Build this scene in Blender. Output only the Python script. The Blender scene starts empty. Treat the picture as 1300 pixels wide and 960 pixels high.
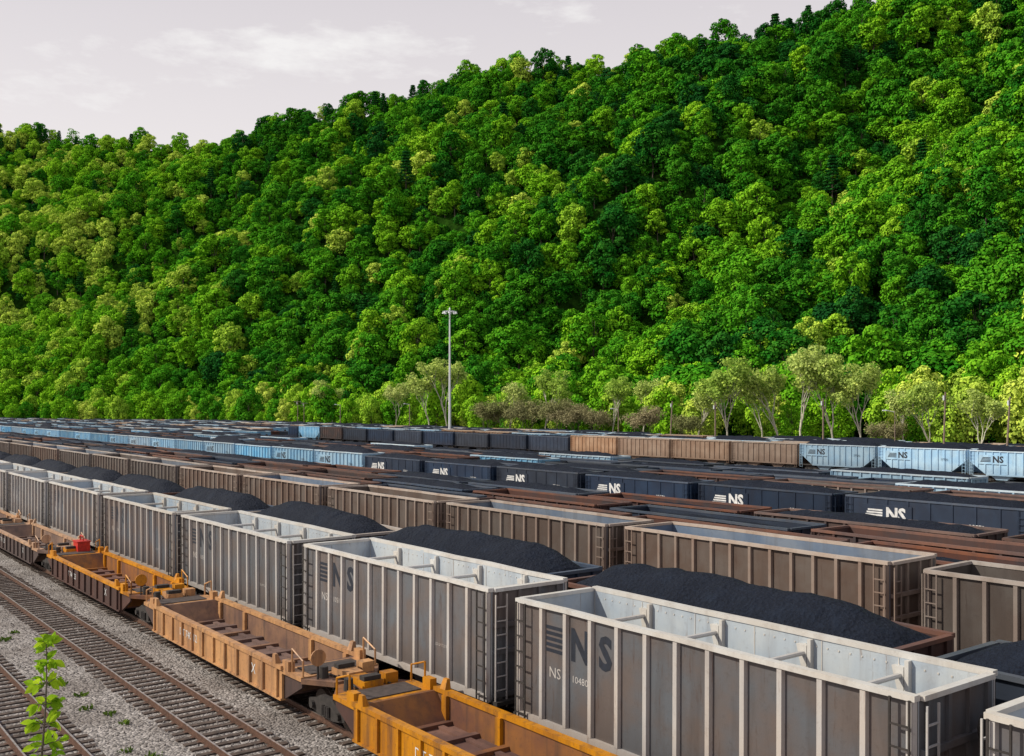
import bpy, math, random
import numpy as np
from mathutils import Vector, Matrix, noise
random.seed(7); rng=np.random.default_rng(7)
S=bpy.context.scene
COL=S.collection
F=1271.0; CAMZ=10.0
AL=math.atan2(980,1271); CA,SA=math.cos(AL),math.sin(AL)
T=Vector((-SA,CA,0)); P=Vector((CA,SA,0))
ROT=math.atan2(-T.y,-T.x)   # local x -> -T , local y -> P
def W(u,v,z=0): return T*u+P*v+Vector((0,0,z))

# ---------------------------------------------------------------- materials
def newmat(name):
    m=bpy.data.materials.new(name); m.use_nodes=True
    nt=m.node_tree; nt.nodes.clear()
    return m,nt,nt.nodes,nt.links
def N(nt,t,**k):
    n=nt.nodes.new(t)
    for a,b in k.items(): setattr(n,a,b)
    return n
def mixc(nt,fac,a,b,mode='MIX'):
    n=nt.nodes.new('ShaderNodeMix'); n.data_type='RGBA'; n.blend_type=mode
    for s,val in ((n.inputs[0],fac),(n.inputs[6],a),(n.inputs[7],b)):
        if hasattr(val,'links'): nt.links.new(val,s)
        elif isinstance(val,(tuple,list)): s.default_value=(*val[:3],1)
        else: s.default_value=val
    return n.outputs[2]
def mrange(nt,v,a,b,c=0,d=1):
    n=nt.nodes.new('ShaderNodeMapRange'); nt.links.new(v,n.inputs[0])
    for i,x in zip((1,2,3,4),(a,b,c,d)): n.inputs[i].default_value=x
    return n.outputs[0]
def math_(nt,op,a,b=None):
    n=nt.nodes.new('ShaderNodeMath'); n.operation=op
    for s,val in ((n.inputs[0],a),(n.inputs[1],b)):
        if val is None: continue
        if hasattr(val,'links'): nt.links.new(val,s)
        else: s.default_value=val
    return n.outputs[0]
def coords(nt,scale=(1,1,1),rnd=True):
    tc=N(nt,'ShaderNodeTexCoord'); out=tc.outputs['Object']
    if rnd:
        oi=N(nt,'ShaderNodeObjectInfo')
        m=math_(nt,'MULTIPLY',oi.outputs['Random'],97.0)
        va=N(nt,'ShaderNodeVectorMath',operation='ADD'); nt.links.new(out,va.inputs[0]); nt.links.new(m,va.inputs[1]); out=va.outputs[0]
    mp=N(nt,'ShaderNodeMapping'); nt.links.new(out,mp.inputs[0]); mp.inputs['Scale'].default_value=scale
    return mp.outputs[0]
def noi(nt,vec,scale,detail=4,rough=.6):
    n=N(nt,'ShaderNodeTexNoise'); nt.links.new(vec,n.inputs['Vector'])
    n.inputs['Scale'].default_value=scale; n.inputs['Detail'].default_value=detail; n.inputs['Roughness'].default_value=rough
    return n.outputs['Fac']
def paint(name,base,alt,dirt,rough=.6,amt=.5,rnd=.18,metal=0.0,dirtlow=True,zb=1.0,sfreq=2.2,rust=None):
    m,nt,nd,lk=newmat(name)
    c1=coords(nt,(1,1,1)); c2=coords(nt,(sfreq,sfreq,.3))
    big=noi(nt,c1,.55,3); streak=noi(nt,c2,1.0,4,.55); fine=noi(nt,c1,7,4,.7)
    col=mixc(nt,mrange(nt,big,.4,.62),base,alt)
    col=mixc(nt,math_(nt,'MULTIPLY',mrange(nt,streak,.48,.78),amt),col,dirt)
    col=mixc(nt,math_(nt,'MULTIPLY',mrange(nt,fine,.55,.75),amt*.6),col,dirt)
    if rust:
        rs=noi(nt,coords(nt,(7,7,.7)),1.0,5,.7)
        col=mixc(nt,mrange(nt,rs,.60,.72,0,.75),col,rust)
    if dirtlow:
        tc=N(nt,'ShaderNodeTexCoord'); sx=N(nt,'ShaderNodeSeparateXYZ'); lk.new(tc.outputs['Object'],sx.inputs[0])
        low=mrange(nt,math_(nt,'ADD',sx.outputs[2],math_(nt,'MULTIPLY',streak,1.2)),zb+1.9,zb+.3)
        col=mixc(nt,math_(nt,'MULTIPLY',low,.55),col,dirt)
    oi=N(nt,'ShaderNodeObjectInfo')
    hs=N(nt,'ShaderNodeHueSaturation'); lk.new(col,hs.inputs['Color'])
    lk.new(mrange(nt,oi.outputs['Random'],0,1,1-rnd,1+rnd),hs.inputs['Value'])
    r2=math_(nt,'FRACT',math_(nt,'MULTIPLY',oi.outputs['Random'],17.3))
    lk.new(mrange(nt,r2,0,1,.65,1.15),hs.inputs['Saturation'])
    b=N(nt,'ShaderNodeBsdfPrincipled'); lk.new(hs.outputs[0],b.inputs['Base Color'])
    b.inputs['Metallic'].default_value=metal; b.inputs['Roughness'].default_value=rough
    bp=N(nt,'ShaderNodeBump'); bp.inputs['Strength'].default_value=.2; bp.inputs['Distance'].default_value=.02; lk.new(fine,bp.inputs['Height']); lk.new(bp.outputs[0],b.inputs['Normal'])
    o=N(nt,'ShaderNodeOutputMaterial'); lk.new(b.outputs[0],o.inputs[0])
    return m
def plain(name,c,rough=.7,metal=0,var=.3,scale=6):
    m,nt,nd,lk=newmat(name)
    n=noi(nt,coords(nt),scale,3)
    col=mixc(nt,mrange(nt,n,.35,.7),tuple(x*(1-var) for x in c),tuple(min(1,x*(1+var)) for x in c))
    b=N(nt,'ShaderNodeBsdfPrincipled'); lk.new(col,b.inputs['Base Color']); b.inputs['Roughness'].default_value=rough; b.inputs['Metallic'].default_value=metal
    o=N(nt,'ShaderNodeOutputMaterial'); lk.new(b.outputs[0],o.inputs[0]); return m

M={}
M['g_panel']=paint('gondola_panel',(.125,.098,.090),(.100,.112,.132),(.05,.034,.028),.5,.55,.22,rust=(.07,.036,.024))
M['g_rib']=paint('gondola_rib',(.48,.43,.39),(.44,.43,.43),(.21,.15,.12),.55,.45,.10,rust=(.22,.11,.07))
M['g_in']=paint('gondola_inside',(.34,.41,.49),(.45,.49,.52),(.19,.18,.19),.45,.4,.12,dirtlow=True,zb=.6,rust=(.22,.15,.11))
M['g_rim']=paint('gondola_rim',(.56,.55,.53),(.53,.49,.44),(.26,.20,.16),.5,.45,.1,dirtlow=False)
M['b_panel']=paint('brown_panel',(.085,.055,.042),(.105,.083,.072),(.04,.025,.02),.6,.5,.3,rust=(.05,.025,.017))
M['b_rib']=paint('brown_rib',(.22,.155,.125),(.25,.2,.17),(.11,.07,.05),.65,.5,.15)
M['b_rim']=paint('brown_rim',(.37,.29,.24),(.42,.36,.32),(.16,.10,.065),.65,.5,.15,dirtlow=False)
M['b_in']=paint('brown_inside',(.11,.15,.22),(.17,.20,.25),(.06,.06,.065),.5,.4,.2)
M['r_panel']=paint('rust_panel',(.06,.022,.015),(.03,.02,.022),(.018,.012,.012),.75,.5,.3)
M['r_rim']=paint('rust_rim',(.14,.058,.036),(.085,.048,.043),(.04,.026,.022),.75,.5,.35,dirtlow=False)
M['k_panel']=paint('black_panel',(.009,.018,.040),(.013,.027,.057),(.018,.016,.020),.45,.3,.3)
M['k_rim']=paint('black_rim',(.035,.055,.095),(.065,.08,.11),(.06,.042,.034),.5,.4,.35,dirtlow=False)
M['w_panel']=paint('blue_white_panel',(.16,.37,.58),(.25,.44,.60),(.09,.13,.18),.5,.45,.25)
M['w_rim']=paint('blue_white_rim',(.40,.55,.68),(.46,.55,.62),(.2,.2,.2),.5,.4,.2,dirtlow=False)
M['t_panel']=paint('tan_panel',(.25,.14,.08),(.31,.2,.13),(.12,.06,.03),.7,.6,.3)
M['t_rim']=paint('tan_rim',(.36,.25,.17),(.36,.29,.24),(.18,.09,.05),.7,.4,.2,dirtlow=False)
M['orange']=paint('orange_paint',(.56,.24,.028),(.42,.17,.026),(.09,.045,.028),.5,.95,.10,dirtlow=False,sfreq=3,rust=(.11,.045,.028))
M['orange_in']=paint('orange_rusty',(.25,.105,.035),(.13,.055,.035),(.05,.03,.024),.7,.8,.10,dirtlow=False,sfreq=3)
M['dk_side']=paint('dark_brown_side',(.05,.024,.02),(.075,.033,.025),(.025,.016,.014),.7,.5,.06,dirtlow=False)
M['floor_rust']=paint('rust_floor',(.11,.055,.045),(.19,.10,.075),(.045,.03,.03),.8,.7,.1,dirtlow=False)
M['steel']=plain('dark_running_gear',(.030,.025,.023),.7)
M['wheel']=plain('wheel_steel',(.07,.05,.04),.5,.3)
M['white']=plain('white_lettering',(.62,.62,.62),.6,0,.2,3)
M['darktxt']=plain('faded_black_lettering',(.012,.017,.03),.6)
M['red']=plain('red_paint',(.5,.02,.012),.5)
M['grate']=plain('grating',(.06,.045,.04),.7)
m,nt,nd,lk=newmat('coal'); c=coords(nt)
v=N(nt,'ShaderNodeTexVoronoi'); lk.new(c,v.inputs['Vector']); v.inputs['Scale'].default_value=8
n1=noi(nt,c,1.2,4,.7); n2=noi(nt,c,20,3,.8)
col=mixc(nt,mrange(nt,n2,.35,.7),(.0025,.0038,.009),(.011,.018,.036)); col=mixc(nt,mrange(nt,n1,.5,.75,0,.5),col,(.014,.023,.044))
b=N(nt,'ShaderNodeBsdfPrincipled'); lk.new(col,b.inputs['Base Color']); b.inputs['Roughness'].default_value=.75; b.inputs['Specular IOR Level'].default_value=.18
hh=math_(nt,'ADD',n2,v.outputs['Distance'])
bp=N(nt,'ShaderNodeBump'); bp.inputs['Strength'].default_value=.8; bp.inputs['Distance'].default_value=.07; lk.new(hh,bp.inputs['Height']); lk.new(bp.outputs[0],b.inputs['Normal'])
o=N(nt,'ShaderNodeOutputMaterial'); lk.new(b.outputs[0],o.inputs[0]); M['coal']=m
m,nt,nd,lk=newmat('ballast_gravel'); c=coords(nt,rnd=False)
v=N(nt,'ShaderNodeTexVoronoi'); lk.new(c,v.inputs['Vector']); v.inputs['Scale'].default_value=11
sx=N(nt,'ShaderNodeSeparateXYZ'); lk.new(v.outputs['Color'],sx.inputs[0])
col=mixc(nt,sx.outputs[0],(.09,.08,.074),(.42,.385,.365))
big=noi(nt,c,.35,5,.65); col=mixc(nt,mrange(nt,big,.42,.62,0,.6),col,(.12,.098,.085))
b2=noi(nt,c,1.7,4); col=mixc(nt,mrange(nt,b2,.6,.72,0,.5),col,(.06,.052,.048))
b=N(nt,'ShaderNodeBsdfPrincipled'); lk.new(col,b.inputs['Base Color']); b.inputs['Roughness'].default_value=.9
bp=N(nt,'ShaderNodeBump'); bp.inputs['Strength'].default_value=1; bp.inputs['Distance'].default_value=.06; lk.new(v.outputs['Distance'],bp.inputs['Height']); bp.invert=True; lk.new(bp.outputs[0],b.inputs['Normal'])
o=N(nt,'ShaderNodeOutputMaterial'); lk.new(b.outputs[0],o.inputs[0]); M['ballast']=m
M['tie']=plain('wood_tie',(.07,.048,.038),.9,0,.5,5)
M['rail']=plain('rusty_rail',(.12,.065,.045),.6,.3)
M['railtop']=plain('polished_rail_head',(.42,.38,.36),.35,.7)
M['bark']=plain('bark',(.10,.08,.06),.9,0,.3)
M['palebark']=plain('pale_bark',(.50,.47,.38),.9,0,.3,2)
M['galv']=plain('galvanised_steel',(.66,.68,.70),.5,0,.1)
M['lamp']=plain('lamp_housing',(.6,.62,.65),.4,0,.1)
M['pole']=plain('weathered_wood_pole',(.22,.16,.12),.9)
m,nt,nd,lk=newmat('forest_floor'); c=coords(nt,rnd=False)
a=noi(nt,c,.35,5,.75)
col=mixc(nt,mrange(nt,a,.35,.7),(.006,.020,.003),(.028,.085,.008))
b=N(nt,'ShaderNodeBsdfDiffuse'); lk.new(col,b.inputs[0])
o=N(nt,'ShaderNodeOutputMaterial'); lk.new(b.outputs[0],o.inputs[0]); M['hillground']=m
def leafmat(name,stops,trans=.25,attr='INSTANCER'):
    m,nt,nd,lk=newmat(name)
    r=N(nt,'ShaderNodeValToRGB'); cr=r.color_ramp
    while len(cr.elements)<len(stops): cr.elements.new(.5)
    for e,(p,cc) in zip(cr.elements,stops): e.position=p; e.color=(*cc,1)
    if attr=='INSTANCER':
        a=N(nt,'ShaderNodeAttribute',attribute_type='INSTANCER',attribute_name='tint'); lk.new(a.outputs['Fac'],r.inputs[0])
    else:
        oi=N(nt,'ShaderNodeObjectInfo'); lk.new(oi.outputs['Random'],r.inputs[0])
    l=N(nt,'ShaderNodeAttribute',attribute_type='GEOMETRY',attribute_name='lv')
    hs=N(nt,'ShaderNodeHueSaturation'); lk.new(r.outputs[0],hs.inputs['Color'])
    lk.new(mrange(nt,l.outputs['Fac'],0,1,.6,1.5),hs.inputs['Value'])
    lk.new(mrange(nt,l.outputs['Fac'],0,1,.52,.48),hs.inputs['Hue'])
    d=N(nt,'ShaderNodeBsdfDiffuse'); lk.new(hs.outputs[0],d.inputs[0]); out=d.outputs[0]
    if trans>0:
        t=N(nt,'ShaderNodeBsdfTranslucent'); lk.new(hs.outputs[0],t.inputs[0])
        mx=N(nt,'ShaderNodeMixShader'); mx.inputs[0].default_value=trans; lk.new(out,mx.inputs[1]); lk.new(t.outputs[0],mx.inputs[2]); out=mx.outputs[0]
    o=N(nt,'ShaderNodeOutputMaterial'); lk.new(out,o.inputs[0]); return m
M['leaf']=leafmat('forest_leaves',[(0,(.012,.085,.016)),(.25,(.030,.165,.012)),(.5,(.080,.295,.013)),(.75,(.20,.44,.018)),(1,(.44,.56,.08))],0)
M['paleleaf']=leafmat('pale_leaves',[(0,(.32,.50,.07)),(.5,(.44,.56,.13)),(1,(.52,.60,.20))],.3,attr='OBJ')
M['budleaf']=leafmat('budding_twigs',[(0,(.22,.24,.09)),(1,(.30,.26,.15))],.1,attr='OBJ')
M['brightleaf']=leafmat('sapling_leaves',[(0,(.28,.46,.02)),(1,(.3,.5,.03))],.4,attr='OBJ')
M['weedleaf']=leafmat('weed_leaves',[(0,(.08,.14,.02)),(1,(.1,.16,.03))],.2,attr='OBJ')

# ---------------------------------------------------------------- mesh builder
class MB:
    def __init__(s): s.v=[];s.f=[];s.m=[];s.lv=[];s.mats=[]
    def mi(s,k):
        if k not in s.mats: s.mats.append(k)
        return s.mats.index(k)
    def face(s,idx,k,lv=.5): s.f.append(idx); s.m.append(s.mi(k)); s.lv.append(lv)
    def hexa(s,p,k):
        b=len(s.v); s.v+= [tuple(q) for q in p]
        for q in ((3,2,1,0),(4,5,6,7),(0,1,5,4),(1,2,6,5),(2,3,7,6),(3,0,4,7)): s.face([b+i for i in q],k)
    def box(s,x0,x1,y0,y1,z0,z1,k):
        s.hexa([(x0,y0,z0),(x1,y0,z0),(x1,y1,z0),(x0,y1,z0),(x0,y0,z1),(x1,y0,z1),(x1,y1,z1),(x0,y1,z1)],k)
    def prism(s,prof,y0,y1,k):
        n=len(prof); b=len(s.v)
        s.v+=[(x,y0,z) for x,z in prof]+[(x,y1,z) for x,z in prof]
        s.face([b+i for i in range(n)],k); s.face([b+n+i for i in reversed(range(n))],k)
        for i in range(n):
            j=(i+1)%n; s.face([b+j,b+i,b+n+i,b+n+j],k)
    def tube(s,a,c,r0,r1,n,k,cap=True):
        a=Vector(a);c=Vector(c);d=(c-a)
        if d.length<1e-6: return
        d.normalize(); u=d.orthogonal().normalized(); w=d.cross(u); b=len(s.v)
        for p,r in((a,r0),(c,r1)):
            for i in range(n):
                t=2*math.pi*i/n; q=p+u*(r*math.cos(t))+w*(r*math.sin(t)); s.v.append(tuple(q))
        for i in range(n):
            j=(i+1)%n; s.face([b+i,b+j,b+n+j,b+n+i],k)
        if cap: s.face([b+i for i in reversed(range(n))],k); s.face([b+n+i for i in range(n)],k)
    def mesh(s,name):
        me=bpy.data.meshes.new(name); me.from_pydata(s.v,[],s.f)
        for k in s.mats: me.materials.append(M[k])
        me.polygons.foreach_set('material_index',s.m)
        a=me.attributes.new('lv','FLOAT','FACE'); a.data.foreach_set('value',s.lv)
        me.update(); return me
    def obj(s,name,loc=(0,0,0),rz=0,link=True):
        o=bpy.data.objects.new(name,s.mesh(name)); o.location=loc; o.rotation_euler=(0,0,rz)
        if link: COL.objects.link(o)
        return o
_tc={}
def text(mb,s,cx,cz,size,y,k,sx=1.0,bold=0.0):
    key=(s,bold)
    if key not in _tc:
        cu=bpy.data.curves.new('t','FONT'); cu.body=s; cu.align_x='CENTER'; cu.align_y='CENTER'; cu.resolution_u=2; cu.offset=bold
        ob=bpy.data.objects.new('t',cu); me=bpy.data.meshes.new_from_object(ob)
        _tc[key]=([tuple(v.co) for v in me.vertices],[list(p.vertices) for p in me.polygons])
        bpy.data.objects.remove(ob); bpy.data.meshes.remove(me); bpy.data.curves.remove(cu)
    V,Fs=_tc[key]; b=len(mb.v)
    mb.v+=[(cx+v[0]*size*sx,y,cz+v[1]*size) for v in V]
    for f in Fs: mb.face([b+i for i in f],k)

# ---------------------------------------------------------------- rolling stock
def truck(mb,x):
    for sgn in(-1,1):
        y=1.0*sgn
        mb.prism([(x-1.2,.38),(x-.95,.3),(x-.4,.22),(x+.4,.22),(x+.95,.3),(x+1.2,.38),(x+1.2,.62),(x+.75,.7),(x+.4,.86),(x-.4,.86),(x-.75,.7),(x-1.2,.62)],y-.09,y+.09,'steel')
        for dx in(-.86,.86):
            mb.tube((x+dx,.66*sgn,.45),(x+dx,.80*sgn,.45),.45,.45,18,'wheel')
            mb.tube((x+dx,.61*sgn,.45),(x+dx,.66*sgn,.45),.49,.49,18,'wheel')
            mb.tube((x+dx,1.1*sgn,.47),(x+dx,1.2*sgn,.47),.12,.12,8,'steel')
        for dx in(-.15,.05,.2): mb.tube((x+dx,1.12*sgn,.3),(x+dx,1.12*sgn,.62),.07,.07,6,'steel')
    for dx in(-.86,.86): mb.tube((x+dx,-.7,.45),(x+dx,.7,.45),.08,.08,8,'steel')
    mb.box(x-.2,x+.2,-1.0,1.0,.5,.82,'steel')
def heap(mb,x0,x1,y0,y1,zr,hp,seed):
    nx,ny=64,18; b=len(mb.v)
    for i in range(nx+1):
        for j in range(ny+1):
            a=-1+2*i/nx; c=-1+2*j/ny
            x=(x0+x1)/2+a*(x1-x0)/2; y=(y0+y1)/2+c*(y1-y0)/2
            w=noise.noise((x*.3+seed*7,seed*3.1,0))
            ed=max(0,1-abs(a)**5)**.9; pr=max(0,1-abs(c)**2.0)
            h=hp*1.12*ed*pr*(1+.25*w)
            h+= .10*noise.noise((x*1.1+seed*5,y*1.1,seed))*pr**.3+.035*noise.noise((x*4,y*4,seed*2))
            mb.v.append((x,y,zr+h))
    for i in range(nx):
        for j in range(ny):
            q=b+i*(ny+1)+j; mb.face([q,q+ny+1,q+ny+2,q+1],'coal')
def gondola(name,pre,L=12.5,Wd=3.2,z0=1.0,z1=4.44,ribs=13,load=None,seed=0,hopper=False,letters=None,inside=None,ribk=None,rimk=None,braces=False,rib_d=.12):
    mb=MB(); pk=pre+'_panel'; rk=ribk or pk; mk=rimk or pre+'_rim'; ik=inside or pk
    hl=L/2; hw=Wd/2; yw=hw-rib_d
    rd=random.Random(seed*13+ribs)
    def zlow(x):
        if not hopper: return z0
        e=hl-abs(x)
        return z0+max(0,min(1,(2.2-e)/2.2))*1.7
    xs=[-hl,-hl+2.2,hl-2.2,hl] if hopper else [-hl,hl]
    for sg in(-1,1):
        ya,yb=sorted((sg*yw,sg*(yw-.03)))
        yc,yd=sorted((sg*(yw-.034),sg*(yw-.06)))
        for A,B,k in((ya,yb,pk),(yc,yd,ik)):
            prof=[(x,zlow(x)) for x in xs]+[(hl,z1-.05),(-hl,z1-.05)]
            mb.prism(prof,A,B,k)
        seg=6; off=[rd.uniform(-.022,.022) for _ in range(seg+1)]; offz=[rd.uniform(-.018,.012) for _ in range(seg+1)]
        for i in range(seg):
            xa=-hl-.02+(L+.04)*i/seg; xb=-hl-.02+(L+.04)*(i+1)/seg
            a,c=sorted((sg*(hw),sg*(yw-.08)))
            oa,ob,za,zb_=off[i],off[i+1],offz[i],offz[i+1]
            mb.hexa([(xa,a+oa,z1-.12+za),(xb,a+ob,z1-.12+zb_),(xb,c+ob,z1-.12+zb_),(xa,c+oa,z1-.12+za),(xa,a+oa,z1+za),(xb,a+ob,z1+zb_),(xb,c+ob,z1+zb_),(xa,c+oa,z1+za)],mk)
        a,c=sorted((sg*(hw-.02),sg*(yw-.05)))
        mb.box(-hl+(2.2 if hopper else 0),hl-(2.2 if hopper else 0),a,c,z0-.02,z0+.18,rk)
        for i in range(ribs):
            x=-hl+.1+(L-.2)*i/(ribs-1)
            w=.085 if 0<i<ribs-1 else .1
            zb=zlow(x)+.18
            y_in=sg*(yw+.002); y_out=sg*(hw-.01)
            p=[(x-w,y_in,zb),(x+w,y_in,zb),(x+w*.75,y_out,zb),(x-w*.75,y_out,zb)]
            q=[(x-w,y_in,z1-.142),(x+w,y_in,z1-.142),(x+w*.75,y_out,z1-.142),(x-w*.75,y_out,z1-.142)]
            if sg<0: p=[p[3],p[2],p[1],p[0]]; q=[q[3],q[2],q[1],q[0]]
            mb.hexa(p+q,rk)
    for sx in(-1,1):
        a,c=sorted((sx*hl,sx*(hl-.03))); e,g=sorted((sx*(hl-.034),sx*(hl-.06)))
        zl=zlow(hl) if hopper else z0
        mb.box(a,c,-yw+.062,yw-.062,zl,z1-.06,pk); mb.box(e,g,-yw+.062,yw-.062,zl,z1-.06,ik)
        a,c=sorted((sx*(hl+.1),sx*(hl-.09))); mb.box(a,c,-yw+.105,yw-.105,z1-.13,z1-.02,mk)
        ek=pk if braces else rk
        for zz in(zl+.1,(zl+z1)/2-.3,(zl+z1)/2+.5):
            a,c=sorted((sx*(hl+.001),sx*(hl+.11))); mb.box(a,c,-yw+.1,yw-.1,zz,zz+.14,ek)
        for yy in(-1.15,-.4,.4,1.15):
            a,c=sorted((sx*(hl+.001),sx*(hl+.08))); mb.box(a,c,yy-.06,yy+.06,zl+.02,z1-.14,ek)
        if hopper:
            a=sx*hl; c=sx*(hl-2.2)
            pts=[(a,z0+1.7),(c,z0),(c,z0+.05),(a,z0+1.76)]
            if sx>0: pts=pts[::-1]
            mb.prism(pts,-yw+.07,yw-.07,pk)
            mb.tube((sx*(hl-.1),-hw+.25,z0+1.7),(sx*(hl-.1),-hw+.25,z0),.05,.05,6,rk)
            mb.tube((sx*(hl-.1),hw-.25,z0+1.7),(sx*(hl-.1),hw-.25,z0),.05,.05,6,rk)
            mb.box(min(a,c),max(a,c),-hw+.1,hw-.1,z0-.02,z0+.12,'steel')
        a,c=sorted((sx*(hl+.001),sx*(hl+.3))); mb.box(a,c,-hw+.15,hw-.15,z0-.1,z0+.02,'steel')
        a,c=sorted((sx*(hl-.8),sx*(hl+.62))); mb.box(a,c,-.14,.14,.72,.95,'steel')
        a,c=sorted((sx*(hl+.42),sx*(hl+.68))); mb.box(a,c,-.2,.16,.66,1.0,'steel')
        xl=sx*(hl-.28)
        for sg in(-1,1):
            y=sg*(hw+.05)
            for dx in(-.21,.21): mb.box(xl+dx-.02,xl+dx+.02,y-.02,y+.02,z0-.35,z1-.1,'steel' if braces else rk)
            nz=8
            for i in range(nz):
                z=z0-.3+i*(z1-z0+.1)/nz; mb.box(xl-.21,xl+.21,y-.018,y+.018,z,z+.035,'steel' if braces else rk)
        xe=sx*(hl+.16)
        for dy in(-hw+.2,-hw+.62): mb.box(xe-.02,xe+.02,dy-.02,dy+.02,z0-.2,z1-.2,rk)
        for i in range(8):
            z=z0-.1+i*.42; 
            if z<z1-.3: mb.box(xe-.018,xe+.018,-hw+.2,-hw+.62,z,z+.035,rk)
    mb.tube((hl+.3,.5,z1-.9),(hl+.34,.5,z1-.9),.28,.28,14,'steel')
    mb.box(-hl+(2.2 if hopper else .07),hl-(2.2 if hopper else .07),-yw+.064,yw-.064,z0+.05,z0+.12,ik)
    mb.box(-hl+.2,hl-.2,-.25,.25,.62,.98,'steel')
    for x in(-2.4,2.4):
        mb.prism([(x-1.4,z0-.03),(x-.7,.42),(x+.7,.42),(x+1.4,z0-.03)],-1.15,-.28,pk); mb.prism([(x-1.4,z0-.03),(x-.7,.42),(x+.7,.42),(x+1.4,z0-.03)],.28,1.15,pk)
    truck(mb,-hl+1.75); truck(mb,hl-1.75)
    if braces:
        for x in(-3.9,-1.2,1.6,4.2):
            mb.tube((x,-yw+.07,z1-.5),(x,yw-.07,z1-.5),.065,.065,8,'g_rim')
            for sg in(-1,1):
                yy=sg*(yw-.062); a,c=sorted((yy,yy-sg*.14))
                mb.box(x+.12,x+.22,a,c,z0+.13,z1-.14,'g_rim')
                mb.hexa([(x-.03,a,z1-.95),(x+.1,a,z1-.95),(x+.1,c,z1-.95),(x-.03,c,z1-.95),(x-.2,a,z1-.3),(x+.1,a,z1-.3),(x+.1,c,z1-.3),(x-.2,c,z1-.3)],'g_rim')
        for i in range(ribs*3):
            x=-hl+.25+(L-.5)*i/(ribs*3-1)
            for sg in(-1,1):
                a,c=sorted((sg*(yw-.075),sg*(yw-.062))); mb.box(x-.02,x+.02,a,c,z1-.32,z1-.28,'g_rim')
        for i in range(0,ribs,2):
            x=-hl+.1+(L-.2)*i/(ribs-1)
            mb.box(x-.012,x+.012,yw-.072,yw-.061,z0+.13,z1-.14,'g_rim')
    if letters=='dark':
        sp=(L-.2)/(ribs-1); X=lambda i:-hl+.1+sp*(i+.5); yt=-yw-.006
        for i in range(5): mb.box(X(1)-.38,X(1)+.38,yt,yt+.004,3.12+i*.16,3.12+i*.16+.1,'darktxt')
        text(mb,'N',X(2)+.02,3.45,1.2,yt,'darktxt',.85,.04); text(mb,'S',X(3),3.45,1.2,yt,'darktxt',.9,.04)
        text(mb,'NS',X(1),2.55,.42,yt,'g_rib'); text(mb,str(10480+seed*37),X(2)+.02,2.55,.27,yt,'g_rib')
        text(mb,'LD LMT 2132',X(ribs-4),2.2,.13,yt,'g_rib')
    if letters in('white','blueblack'):
        lk_='white' if letters=='white' else 'darktxt'
        yt=-hw-.004
        zc=z0+1.82 if letters=='white' else z1-1.15
        mb.box(-hl+1.2,-hl+4.9,-hw-.002,-hw+.05,zc-.6,zc+.6,pk)
        for i in range(4): mb.box(-hl+1.45+i*.09,-hl+2.8,yt-.004,yt,zc-.32+i*.17,zc-.32+i*.17+.11,lk_)
        text(mb,'NS',-hl+3.75,zc,1.15,yt-.004,lk_,1,.04)
        text(mb,str(20110+seed*91),hl-3,zc-.3,.4,-hw-.006,lk_)
    if load is not None:
        heap(mb,-hl+.07,hl-.07,-yw+.065,yw-.065,z1-load[0],load[1],seed)
    return mb.mesh(name)
def put(name,me,u,v,flip=False):
    o=bpy.data.objects.new(name,me); COL.objects.link(o); o.location=W(u,v+random.uniform(-.03,.03),random.uniform(-.05,.03))
    o.rotation_euler=(random.uniform(-.006,.006),0,ROT+(math.pi if flip else 0)); return o

# ---------------------------------------------------------------- terrain function
foot=np.array([(-900,640),(-448,600),(-266,520),(-118,430),(0,320),(65,235),(100,195),(161,116),(252,-3),(360,-140)],float)
ridge=np.array([(-1000,1080,235),(-710,950,232),(-435,850,231),(-317,805,219),(-235,770,199),(-190,750,204),(-112,710,210),(-47,670,220),(0,640,219),(62,610,204),(80,600,210),(154,560,208),(193,545,215),(266,520,234),(400,400,245),(550,230,250),(700,60,250)],float)
def near(poly,x,y):
    best=None
    for i in range(len(poly)-1):
        a=poly[i];b=poly[i+1]; d=b[:2]-a[:2]; L=(d**2).sum()
        t=np.clip(((x-a[0])*d[0]+(y-a[1])*d[1])/L,0,1)
        qx=a[0]+t*d[0]; qy=a[1]+t*d[1]; dist=np.hypot(x-qx,y-qy)
        cr=d[0]*(y-a[1])-d[1]*(x-a[0])
        z=a[2]+t*(b[2]-a[2]) if poly.shape[1]>2 else 0*t
        s=i+t
        if best is None: best=[dist,np.sign(cr),z+0*dist,s+0*dist]
        else:
            m=dist<best[0]-1e-6
            for k,vv in enumerate((dist,np.sign(cr),z,s)): best[k]=np.where(m,vv,best[k])
    return best
def sab(n): return math.sqrt(n*n+.006)
def foldf(a,b):
    u=-a*SA+b*CA; v=a*CA+b*SA
    n1=noise.noise((u*.0075+v*.0035+11.3,v*.002,2.0))
    n2=noise.noise((u*.02+v*.006+3,v*.006,7.0))
    return (1-4.2*sab(n1))*.95+(.55-2.0*sab(n2))*.5+.3*noise.noise((a*.03,b*.03,1))
def hill(x,y):
    x=np.asarray(x,float); y=np.asarray(y,float)
    df,sf,_,s=near(foot,x,y); dr,sr,zr,_=near(ridge,x,y)
    t=df/(df+dr+1e-6)
    z=zr*(t**1.02)
    z=np.where(sf<0,-df*.15-1.0,z)
    back=sr>0
    z=np.where(back,zr-.45*dr,z); tt=np.where(back,1.0,np.where(sf<0,0,t))
    f=np.array([foldf(a,b) for a,b in zip(x.ravel(),y.ravel())]).reshape(x.shape)
    amp=21*np.sin(np.pi*np.clip(tt,0,1))**.8+4.5*np.clip(tt*3-2,0,1)
    z=z+f*amp
    return z,np.where(sf<0,-df,df),tt,back
xs=np.arange(-1000,760,10.0); ys=np.arange(-120,1150,10.0)
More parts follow.
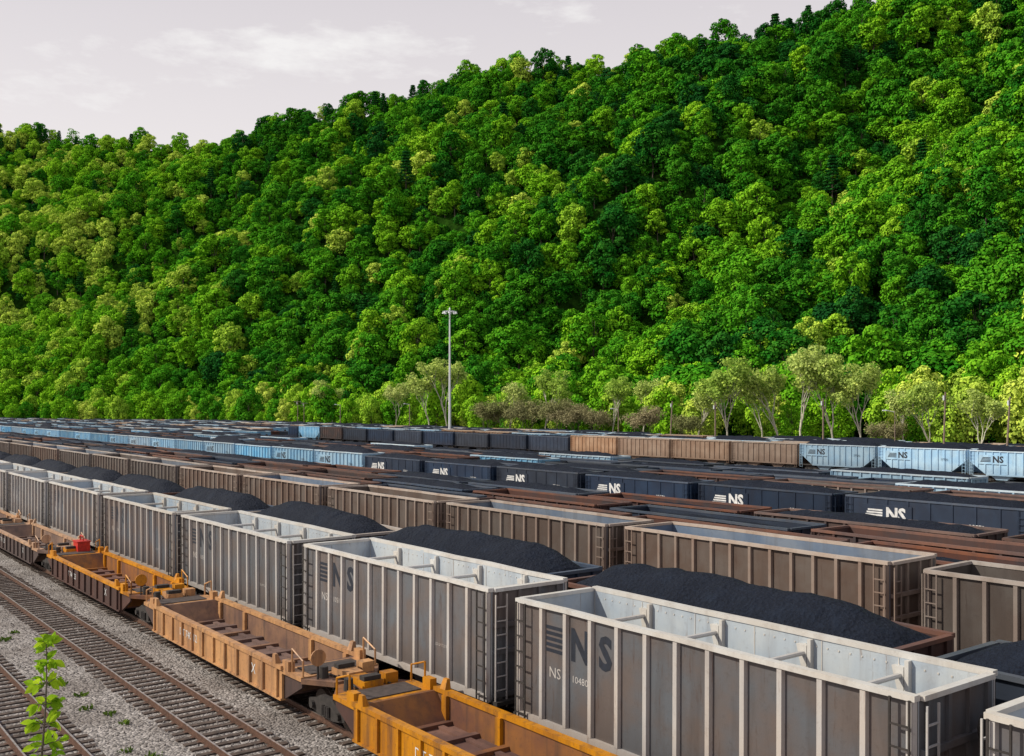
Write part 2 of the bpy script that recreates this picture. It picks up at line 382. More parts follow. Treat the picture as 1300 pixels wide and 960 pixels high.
X,Y=np.meshgrid(xs,ys); Z,DF,TT,BK=hill(X,Y)
keep=(DF>-25)
idx=-np.ones(X.shape,int); vs=[];fs=[]
for j in range(X.shape[0]):
    for i in range(X.shape[1]):
        if keep[j,i]: idx[j,i]=len(vs); vs.append((X[j,i],Y[j,i],max(Z[j,i],-30)))
for j in range(X.shape[0]-1):
    for i in range(X.shape[1]-1):
        q=[idx[j,i],idx[j,i+1],idx[j+1,i+1],idx[j+1,i]]
        if min(q)>=0: fs.append(q)
me=bpy.data.meshes.new('hill'); me.from_pydata(vs,[],fs); me.materials.append(M['hillground'])
me.polygons.foreach_set('use_smooth',[True]*len(fs))
COL.objects.link(bpy.data.objects.new('hill',me))
mb=MB(); mb.v=[(-4000,-4000,-.22),(4000,-4000,-.22),(4000,4000,-.22),(-4000,4000,-.22)]; mb.face([0,1,2,3],'ballast'); mb.obj('ground')

def ok_uv(u,v):
    p=W(u,v); _,df,_,_=hill([p.x],[p.y]); return df[0]<-22

# ---------------------------------------------------------------- rows
def umax_of(v): return min(650,7*v+70)
def fill(v,pitch,u0,chooser,ustart=None,uend=None):
    k=math.floor(((ustart if ustart is not None else .12*v-14)-u0)/pitch); um=uend or umax_of(v)
    while True:
        u=u0+pitch*k; 
        if u>um or not ok_uv(u+8,v): break
        nm,me=chooser(k,u); put(nm,me,u,v)
        k+=1
G=lambda **k:gondola('coal_gondola',**k)
grey=[G(pre='g',inside='g_in',ribk='g_rib',rimk='g_rim',braces=True,letters='dark',seed=i,L=12.5) for i in range(3)]
coal2=[G(pre=p,z1=4.1,ribs=12,load=(.22,h),seed=10+i,L=12.3,rimk='r_rim' if p=='r' else None) for i,(p,h) in enumerate((('r',.85),('k',.9),('b',.8)))]
brown=[G(pre='b',inside='b_in',ribk='b_rib',rimk='b_rim',z1=4.56,ribs=14,L=13.0,seed=i) for i in range(2)]
brown.append(G(pre='b',ribk='b_rib',rimk='b_rim',z1=4.56,ribs=14,L=13.0,load=(.7,.35),seed=31))
rust=[G(pre='r',z1=4.05,ribs=12,load=l,seed=40+i,L=12.6) for i,l in enumerate(((.5,.3),(.3,.45),(.8,.3)))]
rust.append(G(pre='k',z1=4.0,ribs=12,load=(.3,.45),seed=47,L=12.6))
rust.append(G(pre='b',ribk='b_rib',rimk='r_rim',z1=4.1,ribs=12,load=(.7,.2),seed=49,L=12.6))
rust.append(G(pre='k',z1=4.0,ribs=12,load=(.6,.4),seed=48,L=12.6))
black=[G(pre='k',z1=3.92,ribs=9,load=(.2,.5),seed=60+i,L=12.2,letters='white',rib_d=.06) for i in range(2)]
blackp=G(pre='k',z1=3.9,ribs=12,load=(.35,.45),seed=66,L=12.4,rib_d=.06)
blackq=G(pre='k',z1=3.9,ribs=12,load=(.9,.3),seed=67,L=12.4,rib_d=.06)
blue=[gondola('coal_hopper',pre='w',z1=4.2,ribs=14,load=(.2,.45),seed=70+i,L=12.8,hopper=True,letters='blueblack' if i else None) for i in range(2)]
mb_blue_l=gondola('coal_hopper',pre='w',z1=4.2,ribs=14,load=(.2,.8),seed=76,L=12.8,hopper=True,letters='blueblack')
tan=[G(pre='t',ribs=13,z1=4.2,seed=80,L=12.8,inside='b_in'),G(pre='t',ribs=13,z1=4.2,seed=81,load=(.6,.2),L=12.8)]
R=random.Random(3)
fill(19.5,13.9,23.05-6.25,lambda k,u:('coal_gondola_car',grey[k%3]))
fill(23.5,13.5,19.8,lambda k,u:('loaded_coal_car',coal2[[0,1,2,1][k%4]]))
fill(33.1,14.35,18.3-6.6,lambda k,u:('coal_gondola_car',brown[R.choice([0,1,0,1,2])]))
fill(37.8,13.8,5,lambda k,u:('loaded_coal_car',rust[R.choice([0,2,4,3,5])]))
fill(42.3,14.0,9,lambda k,u:('loaded_coal_car',rust[R.choice([0,1,3,5,2])]))
fill(46.6,13.9,2,lambda k,u:('loaded_coal_car',rust[R.choice([0,3,1,3,5])]))
fill(61.6,13.3,.605*60-2,lambda k,u:('loaded_coal_car',black[k%2]) if u<.605*60-2+13.3*5.5 else ('coal_hopper_car',blue[k%2] if k%3 else mb_blue_l))
fill(66.2,13.9,3,lambda k,u:('loaded_coal_car',R.choice([blackp,rust[3],rust[0],blackq,rust[4]])))
fill(70.7,13.9,8,lambda k,u:('loaded_coal_car',R.choice([rust[1],blackp,blackq,blue[0]])))
fill(75.2,13.9,1,lambda k,u:('loaded_coal_car',R.choice([blackp,blackq,rust[1],blue[0]])))
fill(79.7,13.9,6,lambda k,u:('loaded_coal_car',R.choice([blackp,rust[3],blue[0],blue[1]])))
for i,v in enumerate((84.2,88.7,93.2,97.7,102.2,106.7,111.2,115.7,120.2)):
    fill(v,13.9,5*i,lambda k,u:('loaded_coal_car',R.choice([blackp,blackq,rust[1],rust[3],blue[0],blue[0],tan[0]])),ustart=205+9*i)
def farsel(k,u):
    q=u/129.6
    if q<.75: return ('coal_hopper_car',mb_blue_l)
    if q<1.10: return ('coal_gondola_car',tan[k%2])
    if q<1.9: return ('loaded_coal_car',blackp)
    return R.choice([('loaded_coal_car',rust[1]),('loaded_coal_car',blackp),('coal_hopper_car',blue[0])])
fill(129.6,13.3,128*.7368-6.6,farsel)
for i,v in enumerate((134.2,138.8,143.4,148,152.6)):
    fill(v,13.8,4*i,lambda k,u:R.choice([('loaded_coal_car',blackp),('coal_hopper_car',blue[1]),('coal_hopper_car',blue[0]),('coal_gondola_car',tan[0])]))

# ---------------------------------------------------------------- well cars
def wellcar(seed,side='orange'):
    mb=MB(); hl=6.5
    for sg in(-1,1):
        a,c=sorted((sg*1.45,sg*1.37)); mb.box(-hl,hl,a,c,.34,1.28,side)
        a,c=sorted((sg*1.52,sg*1.28)); mb.box(-hl-.05,hl+.05,a,c,1.284,1.42,'orange')
        a,c=sorted((sg*1.50,sg*1.30)); mb.box(-hl,hl,a,c,.26,.336,side)
        a,c=sorted((sg*1.366,sg*1.34)); mb.box(-hl,hl,a,c,.34,1.28,'orange_in')
        for i in range(12):
            x=-hl+.3+(2*hl-.6)*i/11; a,c=sorted((sg*1.452,sg*1.53)); mb.box(x-.05,x+.05,a,c,.34,1.28,side)
        for x in(-5.8,-3.1,3.1,5.8):
            a,c=sorted((sg*1.34,sg*1.22)); mb.box(x-.12,x+.12,a,c,.5,1.28,'orange')
        for x in(-6.0,6.0):
            a,c=sorted((sg*1.30,sg*1.52)); mb.hexa([(x-.15,a,1.42),(x+.15,a,1.42),(x+.15,c,1.42),(x-.15,c,1.42),(x-.1,sg*1.46-.05,1.72),(x+.1,sg*1.46-.05,1.72),(x+.1,sg*1.46+.05,1.72),(x-.1,sg*1.46+.05,1.72)],'orange')
    mb.box(-hl,hl,-1.335,1.335,.38,.44,'floor_rust')
    for i in range(9):
        x=-5.6+i*1.4; mb.box(x-.11,x+.11,-1.335,1.335,.441,.56,'floor_rust' if i%2 else 'orange_in')
    for yy in(-.9,.9): mb.box(-5.9,5.9,yy-.1,yy+.1,.442,.52,'floor_rust')
    for sx in(-1,1):
        a=sx*hl
        pts=[(a,.44),(a-sx*.9,.44),(a-sx*.12,1.3),(a,1.3)]
        if sx>0: pts=pts[::-1]
        mb.prism(pts,-1.33,1.33,'orange_in')
        b=sx*(hl+2.35)
        def plate(xa,xb,wa,wb,z0,z1,k):
            p=[(xa,-wa,z0),(xb,-wb,z0),(xb,wb,z0),(xa,wa,z0)]; q=[(x,y,z1) for x,y,_ in p]
            if xa>xb: p=p[::-1]; q=q[::-1]
            mb.hexa(p+q,k)
        plate(a+sx*.01,a+sx*1.35,1.45,1.42,1.16,1.30,'orange')
        plate(a+sx*1.352,b,1.42,.75,1.1,1.26,'orange_in')
        plate(a+sx*.2,a+sx*1.2,1.0,1.0,1.302,1.335,'grate')
        plate(a+sx*.02,b,.36,.3,.8,1.09,'dk_side')
        plate(a+sx*1.36,b+sx*.05,.34,.26,1.262,1.48,'orange')
        for yy,z_ in((.62,1.30),(-.55,1.31)): mb.tube((a+sx*1.4,yy,z_),(b,yy*.6,z_-.02),.035,.035,6,'steel')
        for yy in(-1.32,1.32):
            for xx in(.5,1.3): mb.tube((a+sx*xx,yy,1.3),(a+sx*xx,yy,2.05 if xx<1 else 1.8),.035,.035,6,'orange')
            mb.tube((a+sx*.5,yy,2.05),(a+sx*1.3,yy,1.8),.03,.03,6,'orange')
            mb.box(min(a+sx*.02,a+sx*.45),max(a+sx*.02,a+sx*.45),yy-.12,yy+.12,1.302,1.62,'orange')
            mb.prism([(a+sx*.0,.3),(a+sx*1.3,.95),(a+sx*1.3,1.15),(a+sx*.0,1.15)][::(1 if sx>0 else -1)],yy-.04,yy+.04,'dk_side')
        mb.box(min(a+sx*1.5,a+sx*1.9),max(a+sx*1.5,a+sx*1.9),.5,.95,1.27,1.6,'orange')
        mb.box(min(a+sx*1.45,a+sx*1.75),max(a+sx*1.45,a+sx*1.75),-.3,.3,1.482,1.62,'steel')
        mb.tube((a+sx*1.62,-.75,1.26),(a+sx*1.62,-.75,1.62),.16,.14,12,'steel')
    mb.tube((hl+1.7,-1.0,1.95),(hl+1.74,-1.0,1.95),.27,.27,16,'orange'); mb.tube((hl+1.7,-1.0,1.26),(hl+1.7,-1.0,1.95),.04,.04,6,'steel')
    truck(mb,hl+2.45)
    text(mb,'DT '+str(740512+seed),-2.2,.84,.42,-1.46,'white'); text(mb,'X',4.2,.84,.5,-1.46,'white')
    return mb.mesh('intermodal_well_car')
wc=[wellcar(0),wellcar(311,'dk_side')]
for i in range(-1,7):
    put('intermodal_well_car',wc[1 if i in(2,3,5) else 0],19.4+17.9*i,15.6)
mb=MB(); mb.box(-.5,.5,-.35,.35,0,.55,'red'); mb.box(-.54,.54,-.39,.39,.552,.62,'red'); mb.tube((-.3,0,.62),(-.3,0,.9),.04,.04,6,'red'); mb.tube((.3,0,.62),(.3,0,.9),.04,.04,6,'red'); mb.tube((-.3,0,.9),(.3,0,.9),.04,.04,6,'red')
mb.obj('red_tool_box',W(19.4+17.9*2+8.0,16.2,1.31),ROT)

# ---------------------------------------------------------------- tracks
def track(v,u0,u1,ties=True,sp=.56):
    mb=MB(); L=(u1-u0)/2
    for sg in(-1,1):
        y=sg*.755
        mb.box(-L,L,y-.07,y+.07,-.168,-.15,'rail'); mb.box(-L,L,y-.012,y+.012,-.15,-.035,'rail'); mb.box(-L,L,y-.036,y+.036,-.035,-.004,'rail'); mb.box(-L,L,y-.026,y+.026,-.004,.002,'railtop')
    if ties:
        n=int(2*L/sp)
        for i in range(n):
            x=-L+sp*(i+.5)+R.uniform(-.04,.04); e=R.uniform(-.06,.06); r=R.uniform(-.02,.02)
            z=-.172-R.uniform(0,.012)
            mb.hexa([(x-.11-r,-1.28+e,-.3),(x+.11-r,-1.28+e,-.3),(x+.11+r,1.28+e,-.3),(x-.11+r,1.28+e,-.3),(x-.11-r,-1.28+e,z),(x+.11-r,-1.28+e,z),(x+.11+r,1.28+e,z),(x-.11+r,1.28+e,z)],'tie')
            for sg in(-1,1): mb.box(x-.09,x+.09,sg*.755-.15,sg*.755+.15,z+.001,-.169,'rail')
    mb.obj('railway_track',W((u0+u1)/2,v,0),ROT)
for v in(2.6,7.2,11.85,15.6,19.5,23.5,28.3): track(v,-20,230)
for v in(33.1,37.8,42.3,46.6,51.2,56,61.6,66.2,70.7,75.2,79.7,84.2,88.7,93.2,97.7,102.2,106.7,111.2,115.7,120.2,125,129.6,134.2,138.8,143.4,148,152.6): track(v,0,min(umax_of(v),420),False)
mb=MB(); r=random.Random(9)
for i in range(9000):
    u=14+55*r.random()**1.6; v=r.uniform(1,14.5); p=W(u,v,-.2); s_=r.uniform(.025,.06)
    near_rail=min(abs(v-t-q) for t in(2.6,7.2,11.85) for q in(-.755,.755))
    if near_rail<.12: continue
    a=r.uniform(0,6.28); c_,d_=math.cos(a)*s_,math.sin(a)*s_
    b=len(mb.v); mb.v+=[(p.x+c_,p.y+d_,p.z-.02),(p.x-d_,p.y+c_,p.z-.02),(p.x-c_,p.y-d_*.8,p.z-.02),(p.x+d_*.9,p.y-c_,p.z-.02),(p.x+r.uniform(-.4,.4)*s_,p.y+r.uniform(-.4,.4)*s_,p.z+s_*.75)]
    for q in range(4): mb.face([b+q,b+(q+1)%4,b+4],'ballast')
mb.obj('loose_ballast_stones')

# ---------------------------------------------------------------- trees
def leaves(mb,cent,rad,n,size,k,squash=.8,up=.25,jit=.45):
    d=rng.normal(size=(n,3)); d/=np.linalg.norm(d,axis=1)[:,None]
    low=(d[:,2]<-.2)&(rng.random(n)<.65); d[low,2]*=-1
    r=rad*(.74+.32*rng.random(n)); p=np.array(cent)+d*r[:,None]*np.array([1,1,squash])
    nn=d+rng.normal(size=(n,3))*jit; nn[:,2]+=up; nn/=np.linalg.norm(nn,axis=1)[:,None]
    a=np.cross(nn,rng.normal(size=(n,3))); a/=np.linalg.norm(a,axis=1)[:,None]; b=np.cross(nn,a)
    s=(size*(.55+.9*rng.random(n)))[:,None]/2
    base=rng.random()*.45
    q=np.stack([p-a*s-b*s*.55,p+a*s*.5-b*s,p+a*s*1.1+b*s*.4,p-a*s*.3+b*s],1).reshape(-1,3)
    b0=len(mb.v); mb.v+=q.tolist(); mi=mb.mi(k)
    mb.f+=[[b0+4*i,b0+4*i+1,b0+4*i+2,b0+4*i+3] for i in range(n)]; mb.m+=[mi]*n
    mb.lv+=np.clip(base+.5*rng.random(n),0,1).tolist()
def forest_tree(i,H=17,cw=5.0,k='leaf',n=4200,brs=1.0,low=.26):
    mb=MB(); r=random.Random(100+i)
    th=H*r.uniform(low-.04,low+.04)
    mb.tube((0,0,-2),(r.uniform(-.3,.3),0,th),.32,.22,6,'bark',False); top=Vector((0,0,th))
    mb.tube((0,0,th),(r.uniform(-.6,.6),r.uniform(-.6,.6),H*.8),.22,.06,4,'bark',False)
    nb=r.randint(16,24); blobs=[]
    for j in range(nb):
        z=(j+.5)/nb; zz=th+(H-th-1.4)*z
        env=math.sin(math.pi*(.2+.66*z))**.6
        ang=j*2.4+r.uniform(-.6,.6); rr=cw*env*r.uniform(.4,1.08)*.75
        if z>.9: rr*=.5
        c=Vector((math.cos(ang)*rr,math.sin(ang)*rr,zz+r.uniform(-.5,.5))); br=r.uniform(1.3,2.6)*(cw/5.6)*(1.1-.22*z)*brs
        blobs.append((c,br))
        if j%2==0: mb.tube(top+Vector((0,0,(zz-th)*.35)),c,.09,.03,4,'bark',False)
    tot=sum(b*b for _,b in blobs)
    for c,br in blobs: leaves(mb,c,br,int(n*br*br/tot),.54*cw/5.6,k,jit=.36)
    return mb
def pine(i,H=19):
    mb=MB(); r=random.Random(i); mb.tube((0,0,-2),(0,0,H),.26,.03,6,'bark',False)
    for l in range(11):
        z=H*.35+l*H*.6/10; rr=(H-z)*.26+.6
        for a in range(6):
            t=a*1.05+l*.5+r.uniform(-.3,.3); q=rr*r.uniform(.7,1.1)
            mb.tube((0,0,z),(math.cos(t)*q,math.sin(t)*q,z-.2),.05,.02,3,'bark',False)
            leaves(mb,(math.cos(t)*q*.7,math.sin(t)*q*.7,z),.85,42,.45,'leaf',.4)
    return mb
fc=bpy.data.collections.new('forest_tree_kinds')
specs=[(17,6.2,3600),(18,6.8,4000),(14,5.6,3100),(19,5.6,3600),(13,6.2,3300),(16,4.8,2800),(20,6.6,4200)]
for i,(h,cw,n) in enumerate(specs): fc.objects.link(forest_tree(i,h,cw,n=n).obj('kind_%d'%i,link=False))
fc.objects.link(pine(5).obj('kind_7',link=False))
fc.objects.link(forest_tree(33,15,5.0,n=1500).obj('kind_8',link=False))
fc.objects.link(forest_tree(44,7,6.5,n=1500,low=.05).obj('kind_9',link=False))
def scatter(name,co,sc,rz,ix,tint):
    me=bpy.data.meshes.new(name); me.from_pydata([tuple(c) for c in co],[],[])
    for nm,ty,arr in(('rz','FLOAT',rz),('tint','FLOAT',tint)):
        a=me.attributes.new(nm,ty,'POINT'); a.data.foreach_set('value',np.asarray(arr,np.float32))
    a=me.attributes.new('idx','INT','POINT'); a.data.foreach_set('value',np.asarray(ix,np.int32))
    a=me.attributes.new('sc','FLOAT_VECTOR','POINT'); a.data.foreach_set('vector',np.asarray(sc,np.float32).ravel())
    o=bpy.data.objects.new(name,me); COL.objects.link(o)
    ng=bpy.data.node_groups.new(name,'GeometryNodeTree')
    ng.interface.new_socket(name='Geometry',in_out='INPUT',socket_type='NodeSocketGeometry')
    ng.interface.new_socket(name='Geometry',in_out='OUTPUT',socket_type='NodeSocketGeometry')
    gi=ng.nodes.new('NodeGroupInput'); go=ng.nodes.new('NodeGroupOutput')
    ip=ng.nodes.new('GeometryNodeInstanceOnPoints'); ci=ng.nodes.new('GeometryNodeCollectionInfo')
    ci.inputs['Collection'].default_value=fc; ci.inputs['Separate Children'].default_value=True; ci.inputs['Reset Children'].default_value=True
    def na(n,t):
        x=ng.nodes.new('GeometryNodeInputNamedAttribute'); x.data_type=t; x.inputs['Name'].default_value=n; return x.outputs[0]
    cx=ng.nodes.new('ShaderNodeCombineXYZ'); L=ng.links.new
    L(na('rz','FLOAT'),cx.inputs[2]); L(gi.outputs[0],ip.inputs['Points']); L(ci.outputs[0],ip.inputs['Instance'])
    ip.inputs['Pick Instance'].default_value=True; L(na('idx','INT'),ip.inputs['Instance Index'])
    L(cx.outputs[0],ip.inputs['Rotation']); L(na('sc','FLOAT_VECTOR'),ip.inputs['Scale']); L(ip.outputs[0],go.inputs[0])
    md=o.modifiers.new('scatter','NODES'); md.node_group=ng
    return o
def grid(sp,jit):
    gx,gy=np.meshgrid(np.arange(-820,520,sp),np.arange(80,1000,sp)); gx[::2]+=sp/2
    gx=gx.ravel()+rng.uniform(-jit,jit,gx.size)*sp; gy=gy.ravel()+rng.uniform(-jit,jit,gy.size)*sp
    z,df,tt,bk=hill(gx,gy); zx,_,_,_=hill(gx+4,gy); zy,_,_,_=hill(gx,gy+4)
    area=np.sqrt(1+((zx-z)/4)**2+((zy-z)/4)**2)
    px=gx/np.maximum(gy,1)*F+650
    dr,sr,zr,_=near(ridge,gx,gy)
    k=(df>2)&((~bk)|(dr<14))&(px>-220)&(px<1600)&(rng.random(gx.size)<.56*area**1.15)
    return gx[k],gy[k],z[k],tt[k]
gx,gy,z,tt=grid(7.9,.40); n=len(gx)
patch=np.array([noise.noise((a*.012,b*.012,9)) for a,b in zip(gx,gy)])
tint=.43+.30*patch+rng.normal(size=n)*.20 + .34*np.clip((-gx-110)/200,0,1)  # last term paints the yellow sunlight on the left flank into the leaf tint
lt=rng.random(n)<.08; tint[lt]+=.32
s=rng.uniform(.72,1.22,n)*(1+.1*rng.normal(size=n)); s=np.clip(s,.58,1.4)
big=rng.random(n)<.12; s[big]*=1.2
ix=rng.choice([0,1,2,3,4,5,6,8],n,p=[.16,.15,.14,.14,.14,.12,.11,.04])
rp=(rng.random(n)<.012)|((tt>.93)&(rng.random(n)<.07)); ix[rp]=7; tint[rp]=.04
tint=np.clip(tint,.02,.95)
sc=np.stack([s*rng.uniform(.85,1.15,n),s*rng.uniform(.85,1.15,n),s*rng.uniform(.8,1.1,n)],1)
scatter('hillside_forest',np.stack([gx,gy,z-1.2],1),sc,rng.uniform(0,6.28,n),ix,tint)
NT=n
gx,gy,z,tt=grid(8.5,.4); n2=len(gx); s=rng.uniform(.7,1.15,n2)
scatter('forest_understorey',np.stack([gx,gy,z-.8],1),np.stack([s,s,s*1.1],1),rng.uniform(0,6.28,n2),np.full(n2,9),np.clip(.28+.12*rng.normal(size=n2),0,.6))
pts=[];
for i in range(1,len(foot)-1):
    a,b=foot[i],foot[i+1]; L=np.hypot(*(b-a)); d=(b-a)/L; nrm=np.array([-d[1],d[0]])
    m=int(L/2.1)
    for j in range(m):
        off=R.uniform(-21,8); q=a+d*(L*(j+R.random())/m)+nrm*off
        pts.append((q[0],q[1],-.6,off))
pts=np.array(pts); n=len(pts)
s=np.where(pts[:,3]<-6,rng.uniform(.58,.98,n),rng.uniform(.75,1.12,n))
hz,_,_,_=hill(pts[:,0],pts[:,1]); pts[:,2]=np.where(pts[:,3]>0,np.maximum(hz,-.6)-1,-.6)
tint=np.clip(.74+.17*rng.normal(size=n)-.08*(pts[:,3]>0),.25,1)
scatter('tree_line',pts[:,:3],np.stack([s*.85,s*.85,s],1),rng.uniform(0,6.28,n),rng.choice([0,1,2,3,4,5,6,8],n),tint)

def branchy(seed,H,leafk,barkk,nl=14,ls=.3,lr=.7,lev=4,r0=.28,spread=.55,trunk=.32,multi=1):
    mb=MB(); r=random.Random(seed); tips=[]
    def go(p,d,l,rad,k):
        q=p+d*l; mid=p+d*l*.5+Vector((r.uniform(-1,1),r.uniform(-1,1),0))*l*.05
        mb.tube(p,mid,rad,rad*.85,5,barkk,False); mb.tube(mid,q,rad*.85,rad*.68,5,barkk,False)
        if k<=2: tips.append((q,k))
        if k==0: return
        for i in range(r.choice([2,3,3])):
            a=r.uniform(0,6.28); nd=(d+Vector((math.cos(a),math.sin(a),r.uniform(-.1,.45)))*r.uniform(spread*.6,spread*1.3)).normalized()
            go(q if i else mid.lerp(q,.8),nd,l*r.uniform(.6,.85),rad*.6,k-1)
    for _ in range(multi):
        go(Vector((0,0,-.6)),Vector((r.uniform(-.2,.2)*multi,r.uniform(-.2,.2)*multi,1)).normalized(),H*trunk,r0,lev)
    for q,k in tips: leaves(mb,q,lr*r.uniform(.7,1.3),nl,ls,leafk,.8)
    return mb
syc=[branchy(50+i,20,'paleleaf','palebark',20,.40,1.15,5,.26,.42,.3) .mesh('sycamore_tree') for i in range(4)]
shr=[branchy(60+i,14,'budleaf','bark',10,.24,1.0,5,.08,.5,.24,3).mesh('budding_tree') for i in range(2)]
def place(name,me,px_,d,s,rz=None,z=-.4):
    o=bpy.data.objects.new(name,me); COL.objects.link(o); o.location=((px_-650)/F*d,d,z); o.scale=(s,s,s); o.rotation_euler=(0,0,R.uniform(0,6.28) if rz is None else rz); return o
for i,(px_,d,s) in enumerate(((925,210,1.0),(965,218,.95),(1020,200,1.08),(1062,202,1.05),(1095,198,.92),(545,318,1.1),(572,314,1.2),(420,355,1.0),(690,272,1.0),(815,246,.9),(500,332,.85),(1185,176,.75),(885,222,.8),(1150,180,.7),(780,252,.85),(1240,170,.68),(990,206,.9),(650,284,.9))):
    place('sycamore_tree',syc[i%4],px_,d,s)
for px_,d,s in((612,280,1.05),(640,276,1.15),(668,270,1.1),(712,262,1.15),(735,258,1.0),(755,254,.9),(830,230,.95),(1120,178,.72),(870,218,.8)):
    place('budding_tree',shr[R.randrange(2)],px_,d,s)

# ---------------------------------------------------------------- mast and poles
mb=MB(); Hm=34.2
for i in range(8):
    a=Hm*i/8; b=Hm*(i+1)/8; mb.tube((0,0,a),(0,0,b),.36-.022*i,.36-.022*(i+1),14,'galv',False)
mb.tube((0,0,-.3),(0,0,.15),.7,.7,14,'galv')
mb.tube((0,0,Hm),(0,0,Hm+.5),.3,.1,12,'galv')
for i in range(20):
    a=i*math.pi/10; b=a+math.pi/10; mb.tube((1.5*math.cos(a),1.5*math.sin(a),Hm-.5),(1.5*math.cos(b),1.5*math.sin(b),Hm-.5),.07,.07,6,'galv',False)
for i in range(8):
    a=i*math.pi/4; c,s_=math.cos(a),math.sin(a)
    mb.tube((0,0,Hm-.5),(1.5*c,1.5*s_,Hm-.5),.05,.05,5,'galv')
    mb.tube((1.6*c,1.6*s_,Hm-.45),(1.6*c,1.6*s_,Hm-.75),.15,.2,10,'lamp'); mb.tube((1.6*c,1.6*s_,Hm-.75),(1.6*c,1.6*s_,Hm-1.05),.2,.38,10,'lamp')
mb.obj('high_mast_light',((571-650)/F*250,250,-.2))
def upole(px_,ytop,d,lean=0,arm=False,lamp=False,r=.18):
    z=10+(515-ytop)/F*d; mb=MB(); l=math.tan(lean)*z
    mb.tube((0,0,-.3),(l,0,z),r,r*.7,8,'pole')
    if arm:
        for zz in(z-.5,z-1.6): mb.box(l-1.3,l+1.3,-.06,.06,zz,zz+.13,'pole'); 
        for xx in(-1.1,-.5,.5,1.1): mb.tube((l+xx,0,z-.37),(l+xx,0,z-.15),.05,.03,6,'galv')
    if lamp: mb.tube((l,0,z-.2),(l-1.4,0,z+.1),.05,.05,6,'galv'); mb.hexa([(l-2,-.15,z),(l-1.3,-.15,z),(l-1.3,.15,z),(l-2,.15,z),(l-1.9,-.1,z+.18),(l-1.35,-.1,z+.2),(l-1.35,.1,z+.2),(l-1.9,.1,z+.18)],'lamp')
    else: mb.tube((l-.25,0,z-1.2),(l-.25,0,z-.5),.14,.14,8,'galv')
    mb.obj('street_lamp' if lamp else 'utility_pole',((px_-650)/F*d,d,-.22))
# the two poles at the right stand in the clear strip between the last track and the trees
upole(378,508,360,arm=True); upole(386,510,364,arm=True); upole(432,513,330,lamp=True); upole(850,508,205,.05); upole(1045,504,168); upole(1197,496,147,.03,r=.17); upole(1276,502,141,.06,r=.17)
upole(785,518,234,lamp=True); upole(908,510,190); upole(520,512,308,lamp=True); upole(1136,520,160,lamp=True,r=.1)

# ---------------------------------------------------------------- foreground sapling & weeds
def leafshape(mb,p,d,up,L,k,lv):
    d=d.normalized(); s=d.cross(up)
    if s.length<.05: s=d.orthogonal()
    s=s.normalized(); n=s.cross(d)
    w=L*.28; b=len(mb.v)
    prof=[(0,0),(.25,.75),(.5,1),(.75,.7),(1,0)]
    for t,ww in prof: mb.v.append(tuple(p+d*(t*L)-n*(t*t*L*.25)))
    for sg in(-1,1):
        for t,ww in prof[1:4]: mb.v.append(tuple(p+d*(t*L)-n*(t*t*L*.25)+s*(sg*w*ww)+n*(w*.25*ww)))
    for o in(5,8):
        mb.face([b,b+1,b+o],k,lv); mb.face([b+1,b+2,b+o+1,b+o],k,lv); mb.face([b+2,b+3,b+o+2,b+o+1],k,lv); mb.face([b+3,b+4,b+o+2],k,lv)
mb=MB(); r=random.Random(12); prev=Vector((0,0,-.3)); H=7.35
for i in range(30):
    z=H*(i+1)/30; q=Vector((.07*math.sin(z*1.1),.08*math.cos(z*.9),z)); rad=.045*(1-z/H)+.006
    mb.tube(prev,q,rad+.002,rad,6,'bark',False)
    if z>2.0:
        for b_ in range(4):
            a=r.uniform(0,6.28); bl=r.uniform(.06,.2)*(1.1 if z<H*.93 else .7); d=Vector((math.cos(a),math.sin(a),r.uniform(.1,.9)))
            e=q+d*bl; mb.tube(q,e,.006,.003,4,'bark',False)
            for l_ in range(5):
                pp=q.lerp(e,.3+.7*l_/4); a2=a+r.uniform(-1.4,1.4)
                leafshape(mb,pp,Vector((math.cos(a2),math.sin(a2)*.6,r.uniform(-.9,.8))),Vector((r.uniform(-.5,.5),1,r.uniform(-.3,.9))),r.uniform(.09,.17),'brightleaf',r.random())
    prev=q
mb.obj('sapling',((48-650)/F*12,12,-.22))
mb=MB(); r=random.Random(5)
for c in range(22):
    u=r.uniform(20,60); v=9.5+r.uniform(-.5,.5) if r.random()<.8 else 5+r.uniform(-.6,.6); p=W(u,v,-.22)
    for i in range(18):
        a=r.uniform(0,6.28); leafshape(mb,p+Vector((r.gauss(0,.1),r.gauss(0,.1),0)),Vector((math.cos(a)*.7,math.sin(a)*.7,1)),Vector((math.sin(a),-math.cos(a),.1)),r.uniform(.06,.2),'weedleaf',r.random())
mb.obj('weeds')

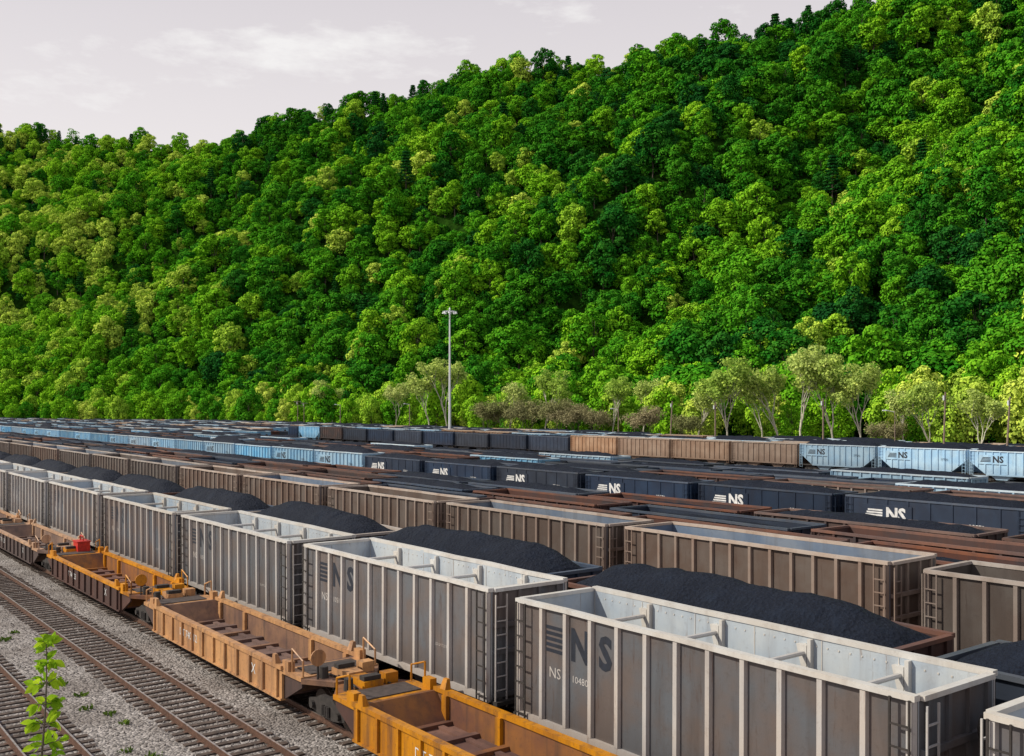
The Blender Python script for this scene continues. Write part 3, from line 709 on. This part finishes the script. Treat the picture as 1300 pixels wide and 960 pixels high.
# ---------------------------------------------------------------- light, world, camera
az=math.radians(-94); el=math.radians(39)
sd=Vector((math.sin(az)*math.cos(el),math.cos(az)*math.cos(el),math.sin(el)))
ld=bpy.data.lights.new('sun','SUN'); ld.energy=4.4; ld.angle=math.radians(.6); ld.color=(1,.93,.79)
lo=bpy.data.objects.new('sun',ld); COL.objects.link(lo); lo.rotation_euler=sd.to_track_quat('Z','Y').to_euler()
w=bpy.data.worlds.new('World'); S.world=w; w.use_nodes=True; nt=w.node_tree; nt.nodes.clear()
sky=N(nt,'ShaderNodeTexSky',sky_type='NISHITA'); sky.sun_disc=False; sky.sun_elevation=el; sky.sun_rotation=az%(2*math.pi); sky.dust_density=3
tc=N(nt,'ShaderNodeTexCoord'); sx=N(nt,'ShaderNodeSeparateXYZ'); nt.links.new(tc.outputs['Generated'],sx.inputs[0])
r=N(nt,'ShaderNodeValToRGB'); cr=r.color_ramp; 
for _ in range(2): cr.elements.new(.5)
for e,(p,c) in zip(cr.elements,((0,(.94,.88,.865)),(.2,(.95,.89,.88)),(.38,(.77,.72,.74)),(1,(.24,.28,.40)))): e.position=p; e.color=(*c,1)
nt.links.new(sx.outputs[2],r.inputs[0])
mp=N(nt,'ShaderNodeMapping'); mp.inputs['Scale'].default_value=(1,1,3.2); mp.inputs['Location'].default_value=(.3,.1,.4); nt.links.new(tc.outputs['Generated'],mp.inputs[0])
cn=noi(nt,mp.outputs[0],4.6,8,.62)
cl=mrange(nt,cn,.54,.66,0,.95)
hz=mixc(nt,cl,r.outputs[0],(1.0,.97,.95))
hv=N(nt,'ShaderNodeVectorMath',operation='SCALE'); nt.links.new(hz,hv.inputs[0]); hv.inputs['Scale'].default_value=10.0
col=mixc(nt,.88,sky.outputs[0],hv.outputs[0])
bg=N(nt,'ShaderNodeBackground'); bg.inputs['Strength'].default_value=.1; nt.links.new(col,bg.inputs[0])
wo=N(nt,'ShaderNodeOutputWorld'); nt.links.new(bg.outputs[0],wo.inputs[0])
cd=bpy.data.cameras.new('camera'); cam=bpy.data.objects.new('camera',cd); COL.objects.link(cam); S.camera=cam
cam.location=(0,0,CAMZ); cam.rotation_euler=(math.pi/2,0,0); cd.sensor_width=36; cd.lens=F/1300*36; cd.shift_y=35/1300; cd.clip_end=9000; cd.clip_start=.1
S.view_settings.view_transform='Standard'; S.view_settings.look='None'; S.view_settings.exposure=0
print('TREES',NT,n2,'OBJ',len(bpy.data.objects))
